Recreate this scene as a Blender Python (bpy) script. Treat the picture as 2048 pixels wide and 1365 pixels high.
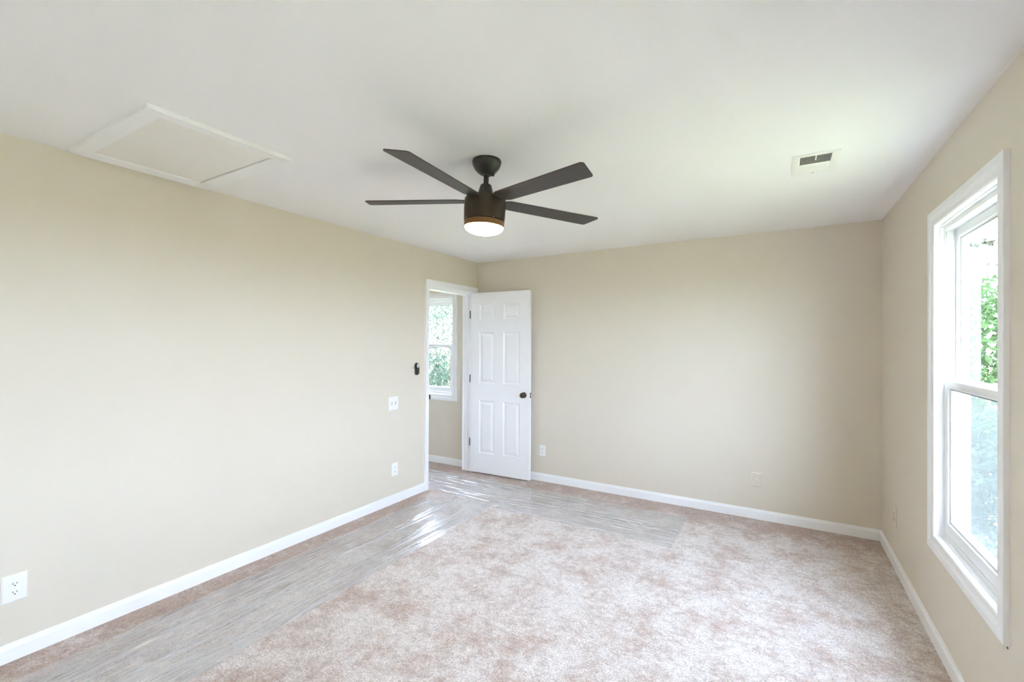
import bpy, bmesh, math, random
import numpy as np
from mathutils import Vector, Matrix

for o in list(bpy.data.objects):
    bpy.data.objects.remove(o, do_unlink=True)
scene = bpy.context.scene
COL = scene.collection
R = math.radians
PI = math.pi

# ------------------------------------------------------------------ camera
W, H = 3.746, 2.44            # room width, ceiling height
cam_data = bpy.data.cameras.new('camera')
cam_data.sensor_width = 36.0
cam_data.sensor_fit = 'HORIZONTAL'
cam_data.lens = 36.0 * 901.14 / 2048.0
cam_data.shift_y = 2.69 / 2048.0
cam_data.clip_start = 0.02
cam_data.clip_end = 400
cam = bpy.data.objects.new('camera', cam_data)
COL.objects.link(cam)
_yaw, _pit, _rol = 0.53425520, 0.00351224, 0.00420441
_fw = Vector((-math.sin(_yaw) * math.cos(_pit), math.cos(_yaw) * math.cos(_pit), math.sin(_pit)))
_r = Vector((math.cos(_yaw), math.sin(_yaw), 0))
_u = _r.cross(_fw)
_r2 = _r * math.cos(_rol) + _u * math.sin(_rol)
_u2 = _u * math.cos(_rol) - _r * math.sin(_rol)
_m = Matrix((( _r2.x, _u2.x, -_fw.x), (_r2.y, _u2.y, -_fw.y), (_r2.z, _u2.z, -_fw.z)))
cam.matrix_world = Matrix.Translation((3.07118, -4.37610, 1.48324)) @ _m.to_4x4()
scene.camera = cam

# ------------------------------------------------------------------ world, sun, exposure
SKY = 8.0
world = bpy.data.worlds.new('overcast_sky')
scene.world = world
world.use_nodes = True
wn, wl = world.node_tree.nodes, world.node_tree.links
wn.clear()
wo = wn.new('ShaderNodeOutputWorld')
bg = wn.new('ShaderNodeBackground')
tc = wn.new('ShaderNodeTexCoord')
sx = wn.new('ShaderNodeSeparateXYZ')
rp = wn.new('ShaderNodeValToRGB')
rp.color_ramp.elements[0].position = 0.0
rp.color_ramp.elements[0].color = (0.79, 0.875, 1.12, 1)
rp.color_ramp.elements[1].position = 0.7
rp.color_ramp.elements[1].color = (0.72, 0.835, 1.12, 1)
wl.new(tc.outputs['Generated'], sx.inputs[0])
wl.new(sx.outputs['Z'], rp.inputs[0])
wl.new(rp.outputs[0], bg.inputs[0])
bg.inputs[1].default_value = SKY
wl.new(bg.outputs[0], wo.inputs[0])

sun_d = bpy.data.lights.new('sun', 'SUN')
sun_d.energy = 6.0
sun_d.angle = R(3)
sun_d.color = (1.0, 0.95, 0.85)
sun = bpy.data.objects.new('sun', sun_d)
COL.objects.link(sun)
sun.rotation_euler = (R(38), 0, R(-65))      # from behind the house, high over the roof
sun.rotation_euler = Vector((0.62, 0.32, -0.72)).to_track_quat('-Z', 'Y').to_euler()

scene.view_settings.view_transform = 'Standard'
scene.view_settings.look = 'None'
scene.view_settings.gamma = 1.0
scene.view_settings.use_curve_mapping = False
scene.view_settings.exposure = 2.55
try:
    scene.cycles.use_denoising = True
    scene.cycles.max_bounces = 14
    scene.cycles.diffuse_bounces = 9
    scene.cycles.transparent_max_bounces = 24
    scene.cycles.sample_clamp_indirect = 12
    scene.cycles.caustics_reflective = False
    scene.cycles.caustics_refractive = False
except Exception:
    pass

# ------------------------------------------------------------------ materials
def lin(c):
    return tuple((x / 12.92 if x <= 0.04045 else ((x + 0.055) / 1.055) ** 2.4) for x in c)
def srgb(r, g, b):
    return lin((r / 255.0, g / 255.0, b / 255.0))

def mat(name, col, rough=0.5, spec=0.5, metal=0.0, bump=None, noise=None, emit=None):
    m = bpy.data.materials.new(name)
    m.use_nodes = True
    n, l = m.node_tree.nodes, m.node_tree.links
    b = n['Principled BSDF']
    b.inputs['Base Color'].default_value = (*col, 1)
    b.inputs['Roughness'].default_value = rough
    b.inputs['Specular IOR Level'].default_value = spec
    b.inputs['Metallic'].default_value = metal
    g = n.new('ShaderNodeTexCoord')
    if noise:                                     # (scale, amount)
        t = n.new('ShaderNodeTexNoise')
        t.inputs['Scale'].default_value = noise[0]
        t.inputs['Detail'].default_value = 4
        l.new(g.outputs['Object'], t.inputs['Vector'])
        mx = n.new('ShaderNodeMix'); mx.data_type = 'RGBA'
        mx.inputs[6].default_value = (*[c * (1 - noise[1]) for c in col], 1)
        mx.inputs[7].default_value = (*[min(1, c * (1 + noise[1])) for c in col], 1)
        l.new(t.outputs['Fac'], mx.inputs[0])
        l.new(mx.outputs[2], b.inputs['Base Color'])
    if bump:                                      # (scale, strength, distance)
        t = n.new('ShaderNodeTexNoise')
        t.inputs['Scale'].default_value = bump[0]
        t.inputs['Detail'].default_value = 3
        l.new(g.outputs['Object'], t.inputs['Vector'])
        bp = n.new('ShaderNodeBump')
        bp.inputs['Strength'].default_value = bump[1]
        bp.inputs['Distance'].default_value = bump[2]
        l.new(t.outputs['Fac'], bp.inputs['Height'])
        l.new(bp.outputs[0], b.inputs['Normal'])
    if emit:
        b.inputs['Emission Color'].default_value = (*emit[0], 1)
        b.inputs['Emission Strength'].default_value = emit[1]
    return m

M = {}
M['wall'] = mat('greige_wall_paint', srgb(221, 213, 199), 0.6, 0.25, bump=(180, 0.10, 0.002), noise=(1.5, 0.01))
M['ceiling'] = mat('ceiling_paint', srgb(243, 243, 244), 0.7, 0.2, bump=(160, 0.08, 0.002), noise=(1.2, 0.01))
M['trim'] = mat('white_trim_paint', srgb(244, 245, 247), 0.35, 0.45, noise=(3, 0.008))
M['door'] = mat('white_door_paint', srgb(242, 242, 244), 0.38, 0.45, bump=(220, 0.05, 0.001), noise=(2, 0.01))
M['vinyl'] = mat('white_vinyl', srgb(242, 243, 244), 0.3, 0.5, noise=(4, 0.008))
M['plate'] = mat('white_plastic', srgb(240, 240, 238), 0.3, 0.5, noise=(30, 0.01))
M['slot'] = mat('dark_slot', srgb(38, 36, 34), 0.6, noise=(80, 0.1))
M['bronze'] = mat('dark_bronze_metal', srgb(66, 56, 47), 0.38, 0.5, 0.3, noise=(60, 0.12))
M['black'] = mat('matte_black_metal', srgb(46, 45, 43), 0.42, 0.5, noise=(40, 0.08))
M['blade'] = mat('charcoal_blade', srgb(66, 63, 61), 0.5, 0.4, noise=(25, 0.08))
M['amber'] = mat('glow_tinted_ring', srgb(122, 86, 48), 0.4, 0.4, noise=(30, 0.06))  # amber tint on the fan ring stands in for lamp glow
M['remote'] = mat('black_plastic', srgb(48, 46, 44), 0.45, 0.4, noise=(60, 0.08))
M['pad'] = mat('grey_button_pad', srgb(215, 215, 213), 0.4, 0.4, noise=(60, 0.03))
M['steel'] = mat('brushed_steel', srgb(190, 188, 184), 0.35, 0.5, 0.8, noise=(90, 0.05))
M['ventgrey'] = mat('vent_grey_metal', srgb(150, 150, 150), 0.5, 0.4, noise=(60, 0.05))
M['duct'] = mat('shaded_duct_metal', srgb(165, 165, 163), 0.6, 0.3, noise=(40, 0.05))
M['hatch'] = mat('hatch_panel_paint', srgb(238, 236, 232), 0.6, 0.25, noise=(2, 0.01))
M['bulb'] = mat('lit_frosted_dome', (1, 0.9, 0.75), 0.4, 0.3, emit=((1.0, 0.72, 0.40), 7.0), noise=(20, 0.01))
M['concrete'] = mat('pale_concrete', srgb(205, 200, 192), 0.8, 0.2, noise=(1.5, 0.08))
M['bark'] = mat('grey_bark', srgb(98, 84, 70), 0.9, 0.1, bump=(14, 0.6, 0.03), noise=(6, 0.25))

def carpet_mat():
    m = bpy.data.materials.new('beige_cut_pile_carpet'); m.use_nodes = True
    n, l = m.node_tree.nodes, m.node_tree.links
    b = n['Principled BSDF']
    b.inputs['Roughness'].default_value = 0.95
    b.inputs['Specular IOR Level'].default_value = 0.1
    b.inputs['Sheen Weight'].default_value = 0.25
    b.inputs['Sheen Roughness'].default_value = 0.5
    g = n.new('ShaderNodeTexCoord')
    # brushed patches: pile leaning one way or the other
    def noise(scale, detail, rough=0.55, dist=0.0, vec=None):
        t = n.new('ShaderNodeTexNoise')
        t.inputs['Scale'].default_value = scale
        t.inputs['Detail'].default_value = detail
        t.inputs['Roughness'].default_value = rough
        t.inputs['Distortion'].default_value = dist
        l.new(vec or g.outputs['Object'], t.inputs['Vector'])
        return t.outputs['Fac']
    def ramp(src, p0, p1, c0, c1):
        r = n.new('ShaderNodeValToRGB')
        r.color_ramp.elements[0].position = p0; r.color_ramp.elements[0].color = (*c0, 1)
        r.color_ramp.elements[1].position = p1; r.color_ramp.elements[1].color = (*c1, 1)
        l.new(src, r.inputs[0]); return r.outputs[0]
    def mix(f, a, c, mode='MIX'):
        x = n.new('ShaderNodeMix'); x.data_type = 'RGBA'; x.blend_type = mode
        if isinstance(f, float): x.inputs[0].default_value = f
        else: l.new(f, x.inputs[0])
        l.new(a, x.inputs[6]); l.new(c, x.inputs[7]); return x.outputs[2]
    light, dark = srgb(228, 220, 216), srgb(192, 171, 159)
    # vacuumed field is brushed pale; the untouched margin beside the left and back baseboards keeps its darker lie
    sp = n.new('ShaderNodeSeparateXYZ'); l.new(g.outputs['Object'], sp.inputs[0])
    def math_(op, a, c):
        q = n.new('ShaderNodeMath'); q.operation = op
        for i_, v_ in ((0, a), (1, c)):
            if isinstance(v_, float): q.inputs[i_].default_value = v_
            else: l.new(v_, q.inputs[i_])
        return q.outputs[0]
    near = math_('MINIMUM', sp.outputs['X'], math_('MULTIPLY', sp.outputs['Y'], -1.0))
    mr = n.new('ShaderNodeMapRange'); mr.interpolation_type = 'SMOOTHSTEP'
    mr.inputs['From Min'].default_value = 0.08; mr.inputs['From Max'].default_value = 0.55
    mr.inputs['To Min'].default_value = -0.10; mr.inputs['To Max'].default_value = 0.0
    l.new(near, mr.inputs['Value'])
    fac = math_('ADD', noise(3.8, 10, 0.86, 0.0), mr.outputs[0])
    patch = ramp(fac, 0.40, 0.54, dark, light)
    fine = ramp(noise(26, 5, 0.85, 0.0), 0.38, 0.58, (0.82, 0.79, 0.775), (1.07, 1.07, 1.07))
    col = mix(1.0, patch, fine, 'MULTIPLY')
    tuft = ramp(noise(105, 3, 0.75), 0.34, 0.60, (0.66, 0.62, 0.60), (1.10, 1.10, 1.10))
    col = mix(1.0, col, tuft, 'MULTIPLY')
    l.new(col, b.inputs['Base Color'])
    bp = n.new('ShaderNodeBump'); bp.inputs['Strength'].default_value = 0.9; bp.inputs['Distance'].default_value = 0.006
    l.new(noise(105, 3, 0.75), bp.inputs['Height'])
    bp2 = n.new('ShaderNodeBump'); bp2.inputs['Strength'].default_value = 0.5; bp2.inputs['Distance'].default_value = 0.012
    l.new(noise(24, 4, 0.7), bp2.inputs['Height'])
    l.new(bp2.outputs[0], bp.inputs['Normal'])
    l.new(bp.outputs[0], b.inputs['Normal'])
    return m
M['carpet'] = carpet_mat()

def glass_mat():
    m = bpy.data.materials.new('window_glass'); m.use_nodes = True
    n, l = m.node_tree.nodes, m.node_tree.links
    n.clear()
    o = n.new('ShaderNodeOutputMaterial')
    t = n.new('ShaderNodeBsdfTransparent'); t.inputs[0].default_value = (0.93, 0.97, 0.96, 1)
    g = n.new('ShaderNodeBsdfGlossy'); g.inputs['Roughness'].default_value = 0.0
    f = n.new('ShaderNodeFresnel'); f.inputs[0].default_value = 1.45
    mx = n.new('ShaderNodeMixShader')
    ge = n.new('ShaderNodeNewGeometry'); k = n.new('ShaderNodeMath'); k.operation = 'SUBTRACT'; k.inputs[0].default_value = 1.0
    k2 = n.new('ShaderNodeMath'); k2.operation = 'MULTIPLY'
    l.new(ge.outputs['Backfacing'], k.inputs[1]); l.new(f.outputs[0], k2.inputs[0]); l.new(k.outputs[0], k2.inputs[1])
    l.new(k2.outputs[0], mx.inputs[0]); l.new(t.outputs[0], mx.inputs[1]); l.new(g.outputs[0], mx.inputs[2])
    l.new(mx.outputs[0], o.inputs[0])
    return m
M['glass'] = glass_mat()

def screen_mat():
    m = bpy.data.materials.new('insect_screen_mesh'); m.use_nodes = True
    n, l = m.node_tree.nodes, m.node_tree.links
    n.clear()
    o = n.new('ShaderNodeOutputMaterial')
    t = n.new('ShaderNodeBsdfTransparent')
    d = n.new('ShaderNodeBsdfDiffuse'); d.inputs[0].default_value = (0.075, 0.08, 0.08, 1)
    tr = n.new('ShaderNodeBsdfTranslucent'); tr.inputs[0].default_value = (0.075, 0.08, 0.08, 1)
    a = n.new('ShaderNodeAddShader')
    mx = n.new('ShaderNodeMixShader'); mx.inputs[0].default_value = 0.28
    l.new(d.outputs[0], a.inputs[0]); l.new(tr.outputs[0], a.inputs[1])
    l.new(t.outputs[0], mx.inputs[1]); l.new(a.outputs[0], mx.inputs[2])
    l.new(mx.outputs[0], o.inputs[0])
    return m
M['screen'] = screen_mat()

def film_mat():
    m = bpy.data.materials.new('clear_plastic_film'); m.use_nodes = True
    n, l = m.node_tree.nodes, m.node_tree.links
    n.clear()
    o = n.new('ShaderNodeOutputMaterial')
    t = n.new('ShaderNodeBsdfTransparent'); t.inputs[0].default_value = (0.94, 0.95, 0.96, 1)
    d = n.new('ShaderNodeBsdfDiffuse'); d.inputs[0].default_value = (0.84, 0.84, 0.85, 1)
    g = n.new('ShaderNodeBsdfGlossy'); g.inputs['Roughness'].default_value = 0.12
    f = n.new('ShaderNodeFresnel'); f.inputs[0].default_value = 1.6
    m1 = n.new('ShaderNodeMixShader'); m1.inputs[0].default_value = 0.30
    m2 = n.new('ShaderNodeMixShader')
    l.new(t.outputs[0], m1.inputs[1]); l.new(d.outputs[0], m1.inputs[2])
    ge = n.new('ShaderNodeNewGeometry'); k = n.new('ShaderNodeMath'); k.operation = 'SUBTRACT'; k.inputs[0].default_value = 1.0
    k2 = n.new('ShaderNodeMath'); k2.operation = 'MULTIPLY'
    l.new(ge.outputs['Backfacing'], k.inputs[1]); l.new(f.outputs[0], k2.inputs[0]); l.new(k.outputs[0], k2.inputs[1])
    l.new(k2.outputs[0], m2.inputs[0]); l.new(m1.outputs[0], m2.inputs[1]); l.new(g.outputs[0], m2.inputs[2])
    l.new(m2.outputs[0], o.inputs[0])
    return m
M['film'] = film_mat()

def leaf_mat(name, c1, c2):
    m = bpy.data.materials.new(name); m.use_nodes = True
    n, l = m.node_tree.nodes, m.node_tree.links
    n.clear()
    o = n.new('ShaderNodeOutputMaterial')
    g = n.new('ShaderNodeTexCoord')
    t = n.new('ShaderNodeTexNoise'); t.inputs['Scale'].default_value = 3.0; t.inputs['Detail'].default_value = 5
    l.new(g.outputs['Object'], t.inputs['Vector'])
    mx = n.new('ShaderNodeMix'); mx.data_type = 'RGBA'
    mx.inputs[6].default_value = (*c1, 1); mx.inputs[7].default_value = (*c2, 1)
    l.new(t.outputs['Fac'], mx.inputs[0])
    d = n.new('ShaderNodeBsdfDiffuse'); tr = n.new('ShaderNodeBsdfTranslucent')
    l.new(mx.outputs[2], d.inputs[0]); l.new(mx.outputs[2], tr.inputs[0])
    s = n.new('ShaderNodeMixShader'); s.inputs[0].default_value = 0.4
    l.new(d.outputs[0], s.inputs[1]); l.new(tr.outputs[0], s.inputs[2])
    l.new(s.outputs[0], o.inputs[0])
    return m
M['leaf_green'] = leaf_mat('fresh_green_leaves', (0.016, 0.036, 0.012), (0.05, 0.085, 0.035))
M['leaf_dark'] = leaf_mat('deep_green_leaves', (0.026, 0.034, 0.026), (0.080, 0.098, 0.072))
M['leaf_blue'] = leaf_mat('blue_green_leaves', (0.016, 0.025, 0.018), (0.046, 0.062, 0.048))
M['grass'] = mat('lawn_grass', (0.188, 0.185, 0.085), 0.95, 0.05, noise=(0.6, 0.25))

# ------------------------------------------------------------------ mesh helpers
class MB:
    """collects shapes, then links them as ONE mesh object"""
    def __init__(s): s.v, s.f, s.sm = [], [], []
    def add(s, vs, fs, smooth=False):
        o = len(s.v); s.v += [tuple(v) for v in vs]
        for f in fs: s.f.append(tuple(i + o for i in f)); s.sm.append(smooth)
        return s
    def box(s, x0, x1, y0, y1, z0, z1):
        x0, x1 = min(x0, x1), max(x0, x1); y0, y1 = min(y0, y1), max(y0, y1); z0, z1 = min(z0, z1), max(z0, z1)
        vs = [(x, y, z) for x in (x0, x1) for y in (y0, y1) for z in (z0, z1)]
        return s.add(vs, [(0, 1, 3, 2), (4, 6, 7, 5), (0, 4, 5, 1), (2, 3, 7, 6), (0, 2, 6, 4), (1, 5, 7, 3)])
    def lathe(s, prof, n=48, c=(0, 0, 0), axis='z', smooth=True):
        """prof: list of (radius, height)"""
        vs, fs = [], []
        for r, h in prof:
            for k in range(n):
                a = 2 * PI * k / n
                p = (r * math.cos(a), r * math.sin(a), h)
                if axis == 'y': p = (p[0], p[2], p[1])
                if axis == 'x': p = (p[2], p[0], p[1])
                vs.append((p[0] + c[0], p[1] + c[1], p[2] + c[2]))
        for i in range(len(prof) - 1):
            for k in range(n):
                k2 = (k + 1) % n
                fs.append((i * n + k, i * n + k2, (i + 1) * n + k2, (i + 1) * n + k))
        fs.append(tuple(range(n))[::-1]); fs.append(tuple(range((len(prof) - 1) * n, len(prof) * n)))
        return s.add(vs, fs, smooth)
    def prism(s, pts, axis, a, b):
        """closed 2D outline extruded along axis from a to b"""
        n = len(pts)
        def P(p, t):
            return {'x': (t, p[0], p[1]), 'y': (p[0], t, p[1]), 'z': (p[0], p[1], t)}[axis]
        vs = [P(p, a) for p in pts] + [P(p, b) for p in pts]
        fs = [tuple(range(n)), tuple(range(2 * n - 1, n - 1, -1))]
        fs += [(i, i + n, (i + 1) % n + n, (i + 1) % n) for i in range(n)]
        return s.add(vs, fs)
    def ring(s, outline, prof):
        """mitred picture-frame moulding. outline: rectangle (x0,x1,z0,z1) of the inner opening; prof: closed list of (outward offset, y)"""
        x0, x1, z0, z1 = outline
        vs, fs = [], []
        n = len(prof)
        for (cx, cz, dx, dz) in ((x0, z0, -1, -1), (x1, z0, 1, -1), (x1, z1, 1, 1), (x0, z1, -1, 1)):
            for (o, y) in prof: vs.append((cx + dx * o, y, cz + dz * o))
        for k in range(4):
            k2 = (k + 1) % 4
            for i in range(n):
                j = (i + 1) % n
                fs.append((k * n + i, k * n + j, k2 * n + j, k2 * n + i))
        return s.add(vs, fs)
    def mesh(s, name, bevel=0.0, seg=2):
        me = bpy.data.meshes.new(name)
        me.from_pydata(s.v, [], s.f)
        me.polygons.foreach_set('use_smooth', s.sm)
        bm = bmesh.new(); bm.from_mesh(me)
        bmesh.ops.recalc_face_normals(bm, faces=bm.faces)
        if bevel > 0:
            ed = [e for e in bm.edges if e.is_manifold and e.calc_face_angle(0) > R(35)]
            bmesh.ops.bevel(bm, geom=ed, offset=bevel, segments=seg, affect='EDGES', profile=0.6, clamp_overlap=True)
        bm.to_mesh(me); bm.free()
        if any(s.sm): me.set_sharp_from_angle(angle=R(38))
        return me
    def build(s, name, m, parent=None, bevel=0.0, seg=2):
        o = bpy.data.objects.new(name, s.mesh(name, bevel, seg))
        o.data.materials.append(M[m])
        COL.objects.link(o)
        if parent: o.parent = parent
        return o

def tag(o, label, cat, group=None, kind=None):
    o['label'] = label
    if cat: o['category'] = cat
    if group: o['group'] = group
    if kind: o['kind'] = kind
    return o
def thing(name, loc, label, cat, rz=0.0, group=None, kind=None):
    o = bpy.data.objects.new(name, None); o.empty_display_size = 0.05
    COL.objects.link(o); o.location = loc; o.rotation_euler = (0, 0, rz)
    return tag(o, label, cat, group, kind)
def struct(o, label=None, cat=None):
    o['kind'] = 'structure'
    if label: o['label'] = label
    if cat: o['category'] = cat
    return o

# ------------------------------------------------------------------ room shell
REAR = -6.0                      # rear wall behind the camera
HX0, HY0 = -2.6, -3.2            # hall extents
TW, TP = 0.115, 0.115             # exterior wall and partition thickness

def wall_with_holes(axis, c0, c1, a0, a1, z0, z1, holes):
    """axis 'x': wall runs along x, thickness c0..c1 in y. holes: (a0,a1,z0,z1)"""
    mb = MB()
    xs = sorted({a0, a1, *[h[0] for h in holes], *[h[1] for h in holes]})
    zs = sorted({z0, z1, *[h[2] for h in holes], *[h[3] for h in holes]})
    def solid(i, j):
        if i < 0 or j < 0 or i >= len(xs) - 1 or j >= len(zs) - 1: return False
        xm, zm = (xs[i] + xs[i + 1]) / 2, (zs[j] + zs[j + 1]) / 2
        return not any(h[0] < xm < h[1] and h[2] < zm < h[3] for h in holes)
    P = (lambda a, c, z: (a, c, z)) if axis == 'x' else (lambda a, c, z: (c, a, z))
    def quad(*p): mb.add([P(*q) for q in p], [(0, 1, 2, 3)])
    for i in range(len(xs) - 1):
        for j in range(len(zs) - 1):
            if not solid(i, j): continue
            A, B, Z0, Z1 = xs[i], xs[i + 1], zs[j], zs[j + 1]
            quad((A, c0, Z0), (B, c0, Z0), (B, c0, Z1), (A, c0, Z1))
            quad((A, c1, Z0), (B, c1, Z0), (B, c1, Z1), (A, c1, Z1))
            if not solid(i - 1, j): quad((A, c0, Z0), (A, c1, Z0), (A, c1, Z1), (A, c0, Z1))
            if not solid(i + 1, j): quad((B, c0, Z0), (B, c1, Z0), (B, c1, Z1), (B, c0, Z1))
            if not solid(i, j - 1): quad((A, c0, Z0), (B, c0, Z0), (B, c1, Z0), (A, c1, Z0))
            if not solid(i, j + 1): quad((A, c0, Z1), (B, c0, Z1), (B, c1, Z1), (A, c1, Z1))
    # weld
    me = mb
    return me

def weld_build(mb, name, m):
    o = mb.build(name, m)
    bm = bmesh.new(); bm.from_mesh(o.data)
    bmesh.ops.remove_doubles(bm, verts=bm.verts, dist=1e-5)
    bmesh.ops.recalc_face_normals(bm, faces=bm.faces)
    bm.to_mesh(o.data); bm.free()
    return o

WY0, WY1, WZ0, WZ1 = -2.140, -1.360, 0.530, 2.090            # right window rough opening
HWC, HWZ0, HWZ1 = -0.745, 0.845, 2.050                         # hall window
DY0, DY1, DZ = -0.862, -0.105, 2.062                           # door opening
W3C = -4.75                                                    # assumed unseen window beside the camera, added for daylight

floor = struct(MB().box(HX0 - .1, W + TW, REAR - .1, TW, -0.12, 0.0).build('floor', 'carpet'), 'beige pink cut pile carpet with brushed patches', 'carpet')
ceiling = struct(MB().box(HX0 - .1, W + TW, REAR - .1, TW, H, H + 0.14).build('ceiling', 'ceiling'), 'smooth white painted ceiling', 'ceiling')
struct(weld_build(wall_with_holes('x', 0, TW, HX0, W + TW, 0, H, [(HWC - .39, HWC + .39, HWZ0, HWZ1)]), 'wall_back', 'wall'), 'greige painted wall behind the open door', 'wall')
struct(weld_build(wall_with_holes('y', W, W + TW, REAR, 0, 0, H, [(WY0, WY1, WZ0, WZ1), (W3C - .39, W3C + .39, WZ0, WZ1)]), 'wall_right', 'wall'), 'greige painted wall holding the large window', 'wall')
struct(weld_build(wall_with_holes('y', -TP, 0, REAR, 0, 0, H, [(DY0, DY1, -0.01, DZ)]), 'wall_left', 'wall'), 'long greige painted wall with the doorway', 'wall')
struct(MB().box(HX0, W + TW, REAR - .1, REAR, 0, H).build('wall_rear', 'wall'), 'greige painted wall behind the viewer', 'wall')
struct(MB().box(HX0 - .1, HX0, REAR, TW, 0, H).build('wall_hall_end', 'wall'), 'greige painted wall at the end of the hall', 'wall')
struct(MB().box(HX0, -TP, HY0 - .1, HY0, 0, H).build('wall_hall_side', 'wall'), 'greige painted wall facing the hall window', 'wall')

# baseboards: profile (distance from wall, height)
BBP = [(0, 0), (.013, 0), (.013, .060), (.0115, .066), (.008, .071), (.0065, .077), (.005, .083), (0, .083)]
def baseboard(name, axis, side, wall, a, b, label):
    mb = MB(); pts = [(wall + side * d, z) for d, z in BBP]
    mb.prism(pts, axis, a, b)
    return struct(mb.build(name, 'trim'), label, 'baseboard')
baseboard('baseboard_left', 'y', 1, 0.0, REAR, -.909, 'white baseboard under the long left wall')
baseboard('baseboard_back', 'x', -1, 0.0, 0.0, W, 'white baseboard running behind the open door to the corner')
baseboard('baseboard_right', 'y', -1, W, REAR, 0, 'white baseboard under the window wall')
baseboard('baseboard_hall', 'x', -1, 0.0, HX0, -TP, 'white baseboard under the hall window')
baseboard('baseboard_rear', 'x', 1, REAR, 0.0, W, 'white baseboard under the rear wall')

# ------------------------------------------------------------------ door casing and jamb
t = thing('trim_1', (0, 0, 0), 'white casing and jamb around the doorway', 'door frame', kind='structure')
CW, CT = 0.054, 0.016
def casing_profile_v(y_in, y_out):
    d = 1 if y_out > y_in else -1
    return [(0, y_in), (.009, y_in), (.012, y_in + d * .006), (.013, y_in + d * .016), (CT, y_in + d * .024), (CT, y_out), (0, y_out)]
def vcasing(y_in, y_out):
    mb = MB(); mb.prism(casing_profile_v(y_in, y_out), 'z', 0.0, DZ + 0.0); return mb
vcasing(DY0 + .006, DY0 + .006 - CW).build('side_casing', 'trim', t)
vcasing(DY1 - .006, -.002 - .048).build('side_casing', 'trim', t)
hd = MB(); z0 = DZ - .008
hd.prism([(0, z0), (.009, z0), (.012, z0 + .008), (.013, z0 + .02), (CT, z0 + .03), (CT, 2.138), (0, 2.138)], 'y', DY0 + .006 - CW, -.001)
hd.build('head_casing', 'trim', t)
j = MB()
j.box(-TP, 0.0, DY0, DY0 + .016, 0, DZ); j.build('jamb', 'trim', t)
MB().box(-TP, 0.0, DY1 - .016 + .014, DY1, 0, DZ).build('jamb', 'trim', t)
MB().box(-TP, 0.0, DY0, DY1, DZ - .016, DZ).build('head_jamb', 'trim', t)
MB().box(-.062, -.05, DY0 + .016, DY0 + .026, 0, DZ - .016).build('door_stop', 'trim', t)
MB().box(-.062, -.05, DY1 - .012, DY1 - .002, 0, DZ - .016).build('door_stop', 'trim', t)
st = MB(); st.box(-.030, .001, DY0 + .0155, DY0 + .0185, .91, .968); st.box(.0, .018, DY0 + .006, DY0 + .0185, .915, .963)
st.build('strike_plate', 'bronze', t)['label'] = 'dark bronze strike plate'
# hall side casing
MB().box(-TP - .014, -TP, DY0 - .05, DY0 + .006, 0, DZ + .06).build('side_casing', 'trim', t)
MB().box(-TP - .014, -TP, DY0 - .05, -.002, DZ - .008, DZ + .06).build('head_casing', 'trim', t)
MB().box(-TP - .014, -TP, DY1 - .006, -.014, 0, DZ).build('side_casing', 'trim', t)

# ------------------------------------------------------------------ six-panel door
dw, dt, dz0, dz1 = 0.758, 0.036, 0.016, 2.066
door = thing('door_1', (0.014, -0.1462, 0), 'white six panel door standing open against the back wall', 'door', math.atan2(.035, .758), kind='structure')
xsd = [0, .118, .318, .430, .640, dw]
zsd = [dz0, .240, .838, 1.036, 1.615, 1.752, 1.931, dz1]
db = MB()
for face in (0, 1):
    y0 = 0 if face == 0 else dt
    s = 1 if face == 0 else -1
    for i in range(5):
        for k in range(7):
            a0, a1, b0, b1 = xsd[i], xsd[i + 1], zsd[k], zsd[k + 1]
            if i in (1, 3) and k in (1, 3, 5):
                loops = []
                for ins, dep in ((0, 0), (.004, .0015), (.010, .0075), (.014, .0085), (.022, .0085), (.044, .0025), (.047, .002)):
                    loops.append([(a0 + ins, y0 + s * dep, b0 + ins), (a1 - ins, y0 + s * dep, b0 + ins), (a1 - ins, y0 + s * dep, b1 - ins), (a0 + ins, y0 + s * dep, b1 - ins)])
                vs = sum(loops, []); fs = []
                for q in range(len(loops) - 1):
                    for e in range(4):
                        fs.append((q * 4 + e, q * 4 + (e + 1) % 4, (q + 1) * 4 + (e + 1) % 4, (q + 1) * 4 + e))
                q = (len(loops) - 1) * 4
                fs.append((q, q + 1, q + 2, q + 3))
                db.add(vs, fs)
            else:
                db.add([(a0, y0, b0), (a1, y0, b0), (a1, y0, b1), (a0, y0, b1)], [(0, 1, 2, 3)])
for k in range(7):
    db.add([(0, 0, zsd[k]), (0, dt, zsd[k]), (0, dt, zsd[k + 1]), (0, 0, zsd[k + 1])], [(0, 1, 2, 3)])
    db.add([(dw, 0, zsd[k]), (dw, dt, zsd[k]), (dw, dt, zsd[k + 1]), (dw, 0, zsd[k + 1])], [(0, 1, 2, 3)])
for i in range(5):
    db.add([(xsd[i], 0, dz0), (xsd[i + 1], 0, dz0), (xsd[i + 1], dt, dz0), (xsd[i], dt, dz0)], [(0, 1, 2, 3)])
    db.add([(xsd[i], 0, dz1), (xsd[i + 1], 0, dz1), (xsd[i + 1], dt, dz1), (xsd[i], dt, dz1)], [(0, 1, 2, 3)])
slab = weld_build(db, 'panel_slab', 'door'); slab.parent = door
def knob(sgn, yface):
    prof = [(.031, 0), (.032, .003), (.030, .008), (.014, .011), (.011, .016), (.011, .024), (.020, .028), (.027, .034), (.0295, .042), (.0285, .049), (.022, .055), (.010, .0575)]
    k = MB(); k.lathe([(r, yface + sgn * h * (1 if sgn < 0 else .92)) for r, h in prof], 40, (.690, 0, .930), 'y')
    o = k.build('knob', 'bronze', door); o['label'] = 'round dark bronze door knob'
knob(-1, 0.0); knob(1, dt)
lp = MB(); lp.box(dw - .001, dw + .0016, .006, .030, .902, .958)
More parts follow.
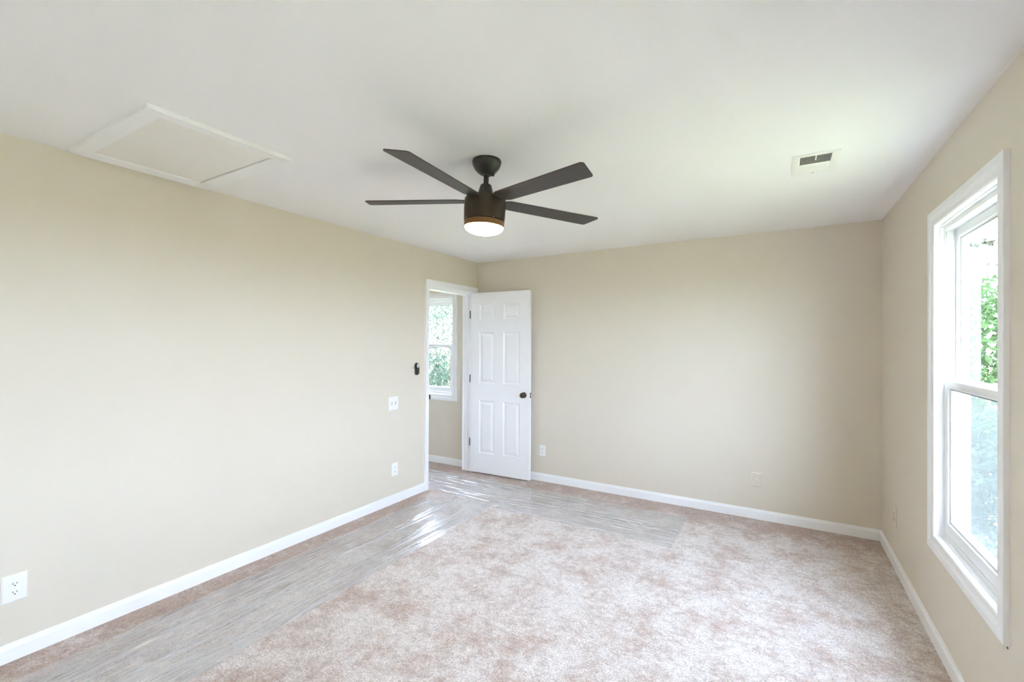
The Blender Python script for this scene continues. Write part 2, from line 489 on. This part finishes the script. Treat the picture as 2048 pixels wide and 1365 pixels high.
o = lp.build('latch_plate', 'bronze', door); o['label'] = 'dark bronze latch plate'
lb = MB(); lb.prism([(dw, .011), (dw + .010, .011), (dw + .003, .025), (dw, .025)], 'z', .922, .938)
o2 = lb.build('latch_bolt', 'steel', o); o2['label'] = 'steel latch bolt'
for zc in (1.82, 1.083, .353):
    hb = MB()
    hb.lathe([(.0058, zc - .0445), (.0058, zc + .0445)], 16, (-.0085, .026, 0))
    hb.box(-.0125, -.0105, .0, .028, zc - .0445, zc + .0445)
    hb.box(-.0015, .0, .004, .030, zc - .0445, zc + .0445)
    hb.box(-.010, -.0055, .002, .026, zc - .0445, zc + .0445)
    hb.build('hinge', 'bronze', door)['label'] = 'dark bronze hinge'

# ------------------------------------------------------------------ double hung windows (local: x along wall, y outward, z up)
def window(name, loc, rz, label, w2, z0, z1, meet, screen=True, detail=True, sill=True):
    """w2 half width of the opening"""
    t = thing(name, loc, label, 'window', rz, kind='structure')
    # casing
    mb = MB()
    mb.ring((-w2, w2, z0, z1), [(-.004, 0), (-.004, -.008), (.002, -.0105), (.018, -.0105), (.030, -.013), (.038, -.0172), (.044, -.018), (.066, -.018), (.069, -.016), (.069, 0)])
    mb.build('casing', 'trim', t)
    # jamb extension
    mb = MB()
    mb.ring((-w2 + .006, w2 - .006, z0 + .006, z1 - .006), [(0, -.004), (.013, -.004), (.013, .034), (0, .034), ])
    mb.ring((-w2 + .010, w2 - .010, z0 + .012, z1 - .012), [(0, .014), (.006, .014), (.010, .034), (0, .034)])
    mb.build('jamb_liner', 'trim', t)
    fx, fz0, fz1 = w2 - .016, z0 + .034, z1 - .034          # clear opening of the vinyl frame
    mb = MB()
    mb.ring((-fx, fx, fz0, fz1), [(0, .028), (.034, .028), (.034, .118), (0, .118)])
    mb.ring((-fx, fx, fz0, fz1), [(-.008, .100), (.002, .100), (.002, .108), (-.008, .108)])
    mb.build('frame', 'vinyl', t, .0012, 1)
    mb = MB()                                             # brick mould outside
    mb.ring((-fx - .012, fx + .012, fz0 - .012, fz1 + .012), [(.046, .115), (.10, .115), (.10, .135), (.062, .137), (.052, .130)])
    mb.build('exterior_casing', 'vinyl', t)
    if detail:
        mb = MB()
        for sx_ in (-1, 1):
            mb.box(sx_ * fx, sx_ * (fx - .010), .034, .060, fz1 - .060, fz1 - .010)
        mb.build('balance_cover', 'vinyl', t, .001, 1)
        mb = MB()
        for sx_ in (-1, 1):
            mb.box(sx_ * fx, sx_ * (fx - .006), .062, .066, meet, fz1)
        mb.build('track', 'vinyl', t)
    # lower sash (inner)
    def sash(nm, y0, y1, a0, a1, bot, top, stile):
        s = MB(); X = fx - .003
        s.box(-X, -X + stile, y0, y1, a0, a1); s.box(X - stile, X, y0, y1, a0, a1)
        s.box(-X + stile, X - stile, y0, y1, a0, a0 + bot)
        s.box(-X + stile, X - stile, y0, y1, a1 - top, a1)
        o = s.build(nm, 'vinyl', t, .0015, 1)
        b = MB()                                            # glazing bead
        b.ring((-X + stile, X - stile, a0 + bot, a1 - top), [(0, y0 + .004), (0, y1 - .004), (-.007, y1 - .008), (-.007, y0 + .009)])
        b.build('glazing_bead', 'vinyl', o)
        sp = MB()
        sp.ring((-X + stile + .007, X - stile - .007, a0 + bot + .007, a1 - top - .007), [(0, (y0 + y1) / 2 - .007), (0, (y0 + y1) / 2 + .007), (-.004, (y0 + y1) / 2 + .007), (-.004, (y0 + y1) / 2 - .007)])
        sp.build('spacer', 'ventgrey', o)
        for yy in (-.006,):
            g = MB(); ym = (y0 + y1) / 2 + yy
            g.box(-X + stile - .002, X - stile + .002, ym, ym + .004, a0 + bot - .002, a1 - top + .002)
            g.build('pane', 'glass', o)
        return o
    sash('lower_sash', .031, .060, fz0 + .002, meet, .052, .034, .040)
    sash('upper_sash', .068, .097, meet - .034, fz1 - .002, .034, .040, .040)
    if detail:
        for sx_ in (-1, 1):
            l_ = MB(); l_.box(sx_ * (fx - .06) - .02, sx_ * (fx - .06) + .02, .036, .052, meet, meet + .008)
            l_.build('tilt_latch', 'plate', t, .002)
        l_ = MB(); l_.lathe([(.014, meet), (.014, meet + .012), (.010, meet + .016)], 20, (0, .048, 0)); l_.box(-.03, .03, .040, .056, meet, meet + .006); l_.box(-.004, .03, .040, .050, meet + .008, meet + .014)
        l_.build('sash_lock', 'plate', t, .001)
    if screen:
        s = MB(); s.ring((-fx + .024, fx - .024, fz0 + .018, meet - .018), [(0, .107), (.014, .107), (.014, .116), (0, .116)])
        o = s.build('screen_frame', 'vinyl', t)
        s = MB(); s.box(-fx + .022, fx - .022, .1105, .1112, fz0 + .016, meet - .016)
        s.build('screen_mesh', 'screen', o)['label'] = 'fine grey insect screen over the lower sash'
    return t
window('window_1', (W, (WY0 + WY1) / 2, 0), -PI / 2, 'white double hung window in the right wall', .384, WZ0 + .004, WZ1 - .004, 1.314)
window('window_2', (HWC, 0, 0), 0, 'white double hung window seen through the doorway', .384, HWZ0 + .004, HWZ1 - .004, 1.475, screen=False, detail=False)
window('window_3_added', (W, W3C, 0), -PI / 2, 'assumed unseen white double hung window beside the viewer, added for daylight', .384, WZ0 + .004, WZ1 - .004, 1.314, detail=False)

# caulk and nail marks at the window casing corners
t = thing('nail_mark', (W, -2.186, .452), 'tiny dark nail mark below the lower near corner of the window casing', 'nail mark')
MB().lathe([(.0045, 0), (.003, -.0016)], 10, (0, 0, 0), 'x').build('nail_head', 'slot', t)
t = thing('nail_mark', (W, -1.286, 2.163), 'tiny dark nail mark above the upper far corner of the window casing', 'nail mark')
MB().lathe([(.0035, 0), (.0022, -.0016)], 10, (0, 0, 0), 'x').build('nail_head', 'slot', t)

# ------------------------------------------------------------------ electrical plates
def plate_mb(w, h, th=.006):
    mb = MB(); a, b = w / 2, h / 2
    vs = []
    for ins, y in ((0, 0), (0, -.002), (.006, -th)):
        vs += [(-a + ins, y, -b + ins), (a - ins, y, -b + ins), (a - ins, y, b - ins), (-a + ins, y, b - ins)]
    fs = [(0, 1, 2, 3), (8, 9, 10, 11)]
    for q in (0, 4):
        for e in range(4): fs.append((q + e, q + (e + 1) % 4, q + 4 + (e + 1) % 4, q + 4 + e))
    return mb.add(vs, fs)
def screw_mb(z, y, x=0):
    mb = MB(); mb.lathe([(.0032, y), (.0032, y - .0012), (.002, y - .0018)], 14, (x, 0, z), 'y'); return mb
def slotted(z):
    """receptacle face: rounded sides, flat top and bottom"""
    pts = []
    for k in range(25):
        a = -PI / 2 + PI * k / 24
        pts.append((.0172 * math.cos(a), max(-.0142, min(.0142, .0172 * math.sin(a)))))
    pts += [(-x, y) for x, y in reversed(pts)]
    return [(x, y + z) for x, y in pts]
def outlet(loc, rz, label, w=.080, h=.124, m='plate'):
    t = thing('wall_outlet', loc, label, 'wall outlet', rz, 'duplex outlets low on the walls')
    plate_mb(w, h).build('cover_plate', m, t, .0008)
    for z in (.0195, -.0195):
        r_ = MB(); r_.prism(slotted(z), 'y', -.0062, -.0085)
        ro = r_.build('receptacle', m, t)
        s_ = MB()
        s_.box(-.0076, -.0052, -.0089, -.0083, z - .002, z + .0065); s_.box(.0052, .0074, -.0089, -.0083, z - .001, z + .0062)
        s_.lathe([(.0026, -.0083), (.0026, -.0089)], 14, (0, 0, z - .0075), 'y')
        s_.build('slots', 'slot', ro)['label'] = 'dark plug slots'
    screw_mb(0, -.006).build('screw', 'plate', t)
    return t
# left wall faces +x: local -y must point to +x  -> rz = 90 deg
outlet((0, -3.742, .334), PI / 2, 'white duplex outlet at the camera end of the long left wall', .086, .128)
outlet((0, -1.318, .312), PI / 2, 'white duplex outlet below the double light switch', .078, .122)
outlet((.872, 0, .328), 0, 'white duplex outlet right of the open door', .080, .120)
outlet((W, -.462, .336), -PI / 2, 'wall coloured duplex outlet on the window wall near the corner', .080, .122, 'wall')

t = thing('light_switch', (0, -1.340, .928), 'white double toggle light switch between the doorway remote and the outlet', 'light switch', PI / 2)
plate_mb(.118, .124).build('cover_plate', 'plate', t, .0008)
for x in (-.023, .023):
    g = MB(); g.box(x - .0055, x + .0055, -.0068, -.0055, -.0125, .0125); o = g.build('toggle_slot', 'ventgrey', t)
    g = MB(); g.prism([(-.006, -.007), (-.006, .008), (-.018, .013), (-.019, .008)], 'x', x - .0038, x + .0038); g.build('toggle', 'plate', t, .0008)
    for z in (.030, -.030): screw_mb(z, -.006, x).build('screw', 'plate', t)

t = thing('cable_plate', (2.912, 0, .334), 'wall coloured cable plate low on the back wall', 'wall plate', 0)
plate_mb(.078, .120).build('cover_plate', 'wall', t, .0008)
g = MB(); g.lathe([(.0075, -.006), (.0075, -.009), (.0046, -.009), (.0046, -.016), (.003, -.017)], 20, (0, 0, 0), 'y'); g.build('socket', 'wall', t)
for z in (.042, -.042): screw_mb(z, -.006).build('screw', 'wall', t)

# fan remote in its wall cradle beside the doorway
t = thing('remote_control', (0, -1.035, 1.233), 'oval black fan remote in a wall cradle left of the doorway', 'remote', PI / 2)
def pill(w, h, n=14):
    r_, s_ = w / 2, (h - w) / 2
    return [(r_ * math.cos(PI * k / n), s_ + r_ * math.sin(PI * k / n)) for k in range(n + 1)] + [(r_ * math.cos(PI + PI * k / n), -s_ + r_ * math.sin(PI + PI * k / n)) for k in range(n + 1)]
g = MB(); g.prism(pill(.050, .122), 'y', 0, -.011); g.build('cradle', 'remote', t, .002)
g = MB(); g.prism(pill(.043, .112), 'y', -.011, -.023); rb = g.build('body', 'remote', t, .004, 3)
g = MB(); g.prism([(x * 1.0, z + .032) for x, z in pill(.030, .040)], 'y', -.0225, -.0245); pd = g.build('button_pad', 'pad', t, .0006)
for z in (.042, .032, .022):
    g = MB(); g.lathe([(.0045, -.0243), (.004, -.0255)], 16, (0, 0, z), 'y'); g.build('button', 'ventgrey', pd)

# ------------------------------------------------------------------ ceiling fan
FX, FY = 1.757, -2.422
fan = thing('ceiling_fan', (FX, FY, H), 'dark bronze five blade ceiling fan with lit dome lamp', 'ceiling fan')
g = MB(); g.lathe([(.073, 0), (.0755, -.004), (.0755, -.012), (.072, -.026), (.063, -.044), (.050, -.059), (.038, -.069), (.029, -.0745), (.024, -.077), (.014, -.077)], 48)
g.build('canopy', 'black', fan)
g = MB(); g.lathe([(.004, -.010), (.009, -.004), (.010, 0), (.008, .004)], 16, (.030, .014, -.072)); g.build('canopy_screw', 'black', fan)
hang = []                                        # everything on the ball joint hangs slightly out of plumb
def hung(o): hang.append(o); return o
g = MB(); g.lathe([(.0135, -.060), (.0135, -.150)], 24); hung(g.build('downrod', 'black', fan))
g = MB(); g.lathe([(.016, -.1255), (.026, -.1265), (.0295, -.1315), (.037, -.160), (.0445, -.190), (.047, -.205), (.047, -.215)], 40); hung(g.build('coupling_cover', 'black', fan))
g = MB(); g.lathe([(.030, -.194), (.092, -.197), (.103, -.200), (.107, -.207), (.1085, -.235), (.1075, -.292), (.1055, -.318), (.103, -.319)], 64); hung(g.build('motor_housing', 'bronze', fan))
g = MB(); g.lathe([(.100, -.3195), (.1045, -.3215), (.1045, -.347), (.102, -.349)], 64); lr = hung(g.build('light_ring', 'amber', fan)); lr['label'] = 'ring above the lamp tinted amber for its glow'
g = MB(); g.lathe([(.102, -.347), (.1012, -.353), (.096, -.362), (.084, -.371), (.064, -.379), (.040, -.3845), (.016, -.387), (.002, -.3875)], 64); d_ = hung(g.build('light_dome', 'bulb', fan)); d_['label'] = 'glowing frosted lamp dome'
for a in (215, 245, 330, 20, 100, 160):
    g = MB(); g.lathe([(.0026, 0), (.0024, .0016)], 10, (0, 0, 0), 'x')
    o = hung(g.build('seam_speck', 'steel', fan))  # pale steel specks in place of light leaking at the ring seam
    o.location = (.1055 * math.cos(R(a)), .1055 * math.sin(R(a)), -.316); o.rotation_euler = (0, 0, R(a))

def blade_mesh():
    mb = MB()
    # outline in (s = outward, c = chord); clockwise edge (c < 0) rides high
    L0, L1, hw0, hw1 = .085, .674, .050, .058
    top = []
    def corner(cx, cy, r, a0, a1, n=6): return [(cx + r * math.cos(R(a0 + (a1 - a0) * k / n)), cy + r * math.sin(R(a0 + (a1 - a0) * k / n))) for k in range(n + 1)]
    pts = [(L0, -hw0 * .55), (L0 + .045, -hw0)]
    pts += corner(L1 - .022 + .012, -hw1 + .016, .016, -90, 0)
    pts += corner(L1 - .022 - .012, hw1 - .016, .016, 8, 90)
    pts += [(L0 + .06, hw0), (L0, hw0 * .45)]
    th = .0055
    n = len(pts)
    def zc(c): return -c * math.tan(R(8.1))
    vs = [(s, c, zc(c) + th / 2) for s, c in pts] + [(s, c, zc(c) - th / 2) for s, c in pts]
    fs = [tuple(range(n)), tuple(range(2 * n - 1, n - 1, -1))] + [(i, (i + 1) % n, (i + 1) % n + n, i + n) for i in range(n)]
    mb.add(vs, fs)
    return mb.mesh('blade', .0015, 2)
bm_ = blade_mesh(); bm_.materials.append(M['blade'])
for k in range(5):
    o = bpy.data.objects.new('blade', bm_); COL.objects.link(o); o.parent = fan
    o.location = (0, 0, -.2115); o.rotation_euler = (0, 0, R(-88.3 + 72 * k)); hang.append(o)
_piv = Matrix.Translation((0, 0, -.045))
_tilt = _piv @ Vector((0, 0, 1)).rotation_difference(Vector((.036, .022, 1)).normalized()).to_matrix().to_4x4() @ _piv.inverted()
for o in hang:
    o.matrix_basis = _tilt @ Matrix.LocRotScale(o.location, o.rotation_euler, None)

# ------------------------------------------------------------------ attic hatch
hx0, hx1, hy0, hy1 = .052, .905, -3.578, -2.952
hatch = thing('attic_hatch', ((hx0 + hx1) / 2, (hy0 + hy1) / 2, H), 'white attic access hatch with flat trim in the ceiling', 'attic hatch')
hw, hh = (hx1 - hx0) / 2, (hy1 - hy0) / 2
tw = .070
P4 = MB(); P4.box(-hw + tw - .004, hw - tw + .004, -hh + tw + .001, hh - tw - .004, -.007, -.0005); P4.build('hatch_panel', 'hatch', hatch, .001)
for (a, b, nm) in (((-hw, -hh), (hw, -hh), 0), ((hw, -hh), (hw, hh), 1), ((hw, hh), (-hw, hh), 2), ((-hw, hh), (-hw, -hh), 3)):
    A, B = Vector((*a, 0)), Vector((*b, 0)); d = (B - A).normalized(); nrm = Vector((-d.y, d.x, 0))
    Ai, Bi = A + d * tw + nrm * tw, B - d * tw + nrm * tw
    mb = MB()
    t0, t1 = -.020, -.013
    vs = [A, B, Bi, Ai, A + Vector((0, 0, t0)), B + Vector((0, 0, t0)), Bi + Vector((0, 0, t1)), Ai + Vector((0, 0, t1))]
    mb.add(vs, [(0, 1, 2, 3), (4, 5, 6, 7), (0, 1, 5, 4), (1, 2, 6, 5), (2, 3, 7, 6), (3, 0, 4, 7)])
    mb.build('hatch_trim', 'trim', hatch, .0012)
gp = MB(); gp.box(-hw + tw - .006, hw - tw + .006, hh - tw - .005, hh - tw + .001, -.0035, -.0005); gp.box(-hw + tw - .006, -hw + tw - .003, -hh + tw, hh - tw, -.0035, -.0005)
gp.build('shadow_gap', 'slot', hatch)['label'] = 'narrow dark gap beside the panel'

# ------------------------------------------------------------------ ceiling register
vx0, vx1, vy0, vy1 = 3.132, 3.332, -1.692, -1.382
vent = thing('ceiling_vent', ((vx0 + vx1) / 2, (vy0 + vy1) / 2, H), 'white metal air vent with louvers in the ceiling', 'ceiling vent')
vw, vh = (vx1 - vx0) / 2, (vy1 - vy0) / 2
cw, ch = .067, .122
f_ = MB()
f_.box(-vw, -cw, -vh, vh, -.005, 0); f_.box(cw, vw, -vh, vh, -.005, 0); f_.box(-cw, cw, -vh, -ch, -.005, 0); f_.box(-cw, cw, ch, vh, -.005, 0)
f_.box(-cw, cw, -.005, .005, -.006, 0)
f_.build('vent_frame', 'plate', vent, .001)
bk = MB(); bk.box(-cw, cw, -ch, ch, -.0012, -.0004); bk.build('duct_back', 'duct', vent)['label'] = 'dark duct behind the louvers'
for half in (0, 1):
    nsl = 9
    for k in range(nsl):
        y = (-ch + .007 + k * (ch - .012) / (nsl - 1) * .96) if half == 0 else (.009 + k * (ch - .012) / (nsl - 1) * .96)
        s_ = 1 if half == 0 else -1
        mb = MB()
        dy, dzz = .0060, .0046
        p = [(y - dy, -.0058 + (0 if s_ > 0 else dzz)), (y + dy, -.0058 + (dzz if s_ > 0 else 0)), (y + dy, -.0058 + (dzz if s_ > 0 else 0) + .0008), (y - dy, -.0058 + (0 if s_ > 0 else dzz) + .0008)]
        mb.prism(p, 'x', -cw, cw)
        mb.build('louver', 'plate', vent)
lv = MB(); lv.box(-.003, .003, -ch - .006, -ch + .045, -.012, -.0068); lv.box(-.028, .028, -ch - .006, -ch - .003, -.0058, -.0045)
lv.build('damper_lever', 'plate', vent, .001)
sc_ = MB(); sc_.lathe([(.004, -.005), (.003, -.0068)], 14, (0, ch + .016, 0)); sc_.build('screw', 'ventgrey', vent)

# ------------------------------------------------------------------ plastic film laid over the carpet
def film(name, label, L, Wd, loc, rz, seed, amp=.006, nr=60, base=.003):
    rng = np.random.default_rng(seed)
    nu, nv = int(L / .020), int(Wd / .0035)
    u = np.linspace(0, L, nu); v = np.linspace(0, Wd, nv)
    U, V = np.meshgrid(u, v, indexing='ij')
    Z = np.zeros_like(U)
    for k in range(nr):
        c0 = rng.uniform(0, Wd); sl = rng.normal(0, .05); ph = rng.uniform(0, 6.28); wob = rng.uniform(0, .012); wl_ = rng.uniform(.5, 1.6)
        ctr = c0 + sl * (U - L / 2) + wob * np.sin(U * 6.28 / wl_ + ph)
        uc, ul = rng.uniform(0, L), rng.uniform(.18, .75)
        sg = rng.uniform(.003, .008)
        Z += rng.uniform(.3, 1.0) * amp * np.exp(-((V - ctr) / sg) ** 2) * np.exp(-((U - uc) / ul) ** 2)
    for k in range(10):
        kx, ky, ph = rng.uniform(2, 9), rng.uniform(8, 30), rng.uniform(0, 6.28)
        Z += .0005 * np.sin(kx * U + ky * V + ph)
    edge = np.minimum(np.minimum(V, Wd - V) / .03, 1.0)
    Z = base + np.maximum(Z, -.001) * (0.25 + .75 * edge)
    # slightly wandering edges
    V2 = V + (.003 * np.sin(U * 2.1 + seed) + .0015 * np.sin(U * 5.7)) * (1 - 2 * (V / Wd - .5) ** 2)
    verts = np.stack([U, V2, Z], -1).reshape(-1, 3)
    idx = np.arange(nu * nv).reshape(nu, nv)
    faces = np.stack([idx[:-1, :-1], idx[1:, :-1], idx[1:, 1:], idx[:-1, 1:]], -1).reshape(-1, 4)
    me = bpy.data.meshes.new(name); me.from_pydata(verts.tolist(), [], faces.tolist())
    me.polygons.foreach_set('use_smooth', [True] * len(faces))
    me.materials.append(M['film'])
    o = bpy.data.objects.new(name, me); COL.objects.link(o); o.location = loc; o.rotation_euler = (0, 0, rz)
    tag(o, label, 'plastic film', 'clear plastic carpet protection sheets')
    return o
film('plastic_film', 'long clear plastic sheet on the carpet beside the left wall', 4.02, .66, (.875, -4.9, 0), PI / 2 + .012, 3, .0065, 105)
film('plastic_film', 'short clear plastic sheet on the carpet in front of the back wall', 1.545, .66, (.8585, -.95, 0), 0.0, 8, .005, 36)
film('plastic_film', 'clear plastic sheet on the carpet running through the doorway', 2.1, .57, (-1.24, -.865, 0), 0.0, 12, .006, 55)

# ------------------------------------------------------------------ outside
GZ = -2.9
lawn = struct(MB().box(-80, 120, -80, 120, GZ - .2, GZ).build('ground', 'grass'), 'green lawn outside the window', 'lawn')
struct(MB().box(-30, 60, 14.2, 18.5, GZ, GZ + .02).build('path', 'concrete'), 'pale concrete drive beyond the lawn', 'drive')

def tree(label, base, crowns, m, leaf, n, trunk_r, seed, group=None, name='tree'):
    """crowns: list of (dx,dy,z,rx,rz,share)"""
    t = thing(name, base, label, 'tree', 0, group)
    rng = np.random.default_rng(seed)
    P = []
    for (dx, dy, z, rx, rz_, sh) in crowns:
        k = int(n * sh)
        d = rng.normal(size=(k, 3)); d /= np.linalg.norm(d, axis=1)[:, None]
        rad = rng.uniform(.15, 1.0, k) ** .45
        # clump the leaves around twig ends
        ncl = max(6, k // 26)
        cl = d[:ncl] * rad[:ncl, None]
        pts = cl[rng.integers(0, ncl, k)] + rng.normal(0, .085, (k, 3))
        P.append(pts * np.array([rx, rx, rz_]) + np.array([dx, dy, z]))
    P = np.concatenate(P); k = len(P)
    nrm = rng.normal(size=(k, 3)); nrm[:, 2] += .5; nrm /= np.linalg.norm(nrm, axis=1)[:, None]
    tng = np.cross(nrm, rng.normal(size=(k, 3))); tng /= np.linalg.norm(tng, axis=1)[:, None]
    btn = np.cross(nrm, tng)
    s = leaf * rng.uniform(.6, 1.3, k)[:, None]
    fold = nrm * s * .18
    V = np.stack([P - tng * s, P - btn * s * .45 + fold, P + tng * s, P + btn * s * .45 + fold], 1).reshape(-1, 3)
    q = np.arange(k) * 4
    F = np.concatenate([np.stack([q, q + 1, q + 2], -1), np.stack([q, q + 2, q + 3], -1)])
    me = bpy.data.meshes.new('foliage'); me.from_pydata(V.tolist(), [], F.tolist()); me.materials.append(M[m])
    o = bpy.data.objects.new('foliage', me); COL.objects.link(o); o.parent = t
    # trunk with a few boughs
    mb = MB()
    def limb(a, b, r0, r1, seg=6, ns=9):
        a, b = Vector(a), Vector(b); d_ = (b - a); up = Vector((0, 0, 1)) if abs(d_.normalized().z) < .9 else Vector((1, 0, 0))
        e1 = d_.cross(up).normalized(); e2 = d_.cross(e1).normalized()
        bend = e1 * rng.normal(0, .05) * d_.length + e2 * rng.normal(0, .05) * d_.length
        vs, fs = [], []
        for i in range(seg + 1):
            f = i / seg; c = a + d_ * f + bend * math.sin(PI * f); r_ = r0 + (r1 - r0) * f
            for q_ in range(ns):
                an = 2 * PI * q_ / ns; vs.append(c + e1 * r_ * math.cos(an) + e2 * r_ * math.sin(an))
        for i in range(seg):
            for q_ in range(ns): fs.append((i * ns + q_, i * ns + (q_ + 1) % ns, (i + 1) * ns + (q_ + 1) % ns, (i + 1) * ns + q_))
        fs.append(tuple(range(ns))); fs.append(tuple(range(seg * ns, seg * ns + ns)))
        mb.add(vs, fs, True)
    zt = max(c[2] for c in crowns)
    limb((0, 0, 0), (0, 0, zt), trunk_r, trunk_r * .45)
    for (dx, dy, z, rx, rz_, sh) in crowns:
        for q_ in range(4):
            dd_ = rng.normal(size=3); dd_ /= np.linalg.norm(dd_); dd_[2] = abs(dd_[2]) * .6
            limb((0, 0, min(zt * .9, max(.3, z - rz_ * .6))), (dx + dd_[0] * rx * .7, dy + dd_[1] * rx * .7, z + dd_[2] * rz_ * .6), trunk_r * .4, trunk_r * .08, 5, 7)
    mb.build('trunk', 'bark', t)
    return t

G = 'trees outside the windows'
tree('leafy green tree filling the upper half of the right window', (6.9, 9.0, GZ), [(0, 0, 3.55, 2.3, 2.35, 1.0)], 'leaf_green', .075, 16000, .16, 21, G)
tree('blue green bush low outside the right window', (5.5, 3.1, GZ), [(0, 0, 1.9, 1.25, 1.75, 1.0)], 'leaf_blue', .06, 11000, .07, 22, G)
tree('tall tree whose hanging twig shows at the top of the right window', (11.8, 9.5, GZ), [(.6, .4, 9.2, 2.4, 2.6, .985), (-5.0, -.4, 6.58, .20, .13, .015)], 'leaf_dark', .07, 4500, .2, 23, G)
tree('airy tree filling the hall window', (-8.8, 10.0, GZ), [(0, 0, 4.2, 2.8, 3.0, 1.0)], 'leaf_dark', .075, 13000, .17, 24, G)
tree('grey green conifer low in the hall window', (-4.9, 5.0, GZ), [(0, 0, 2.3, 1.0, 1.8, 1.0)], 'leaf_blue', .05, 6000, .12, 25, G)
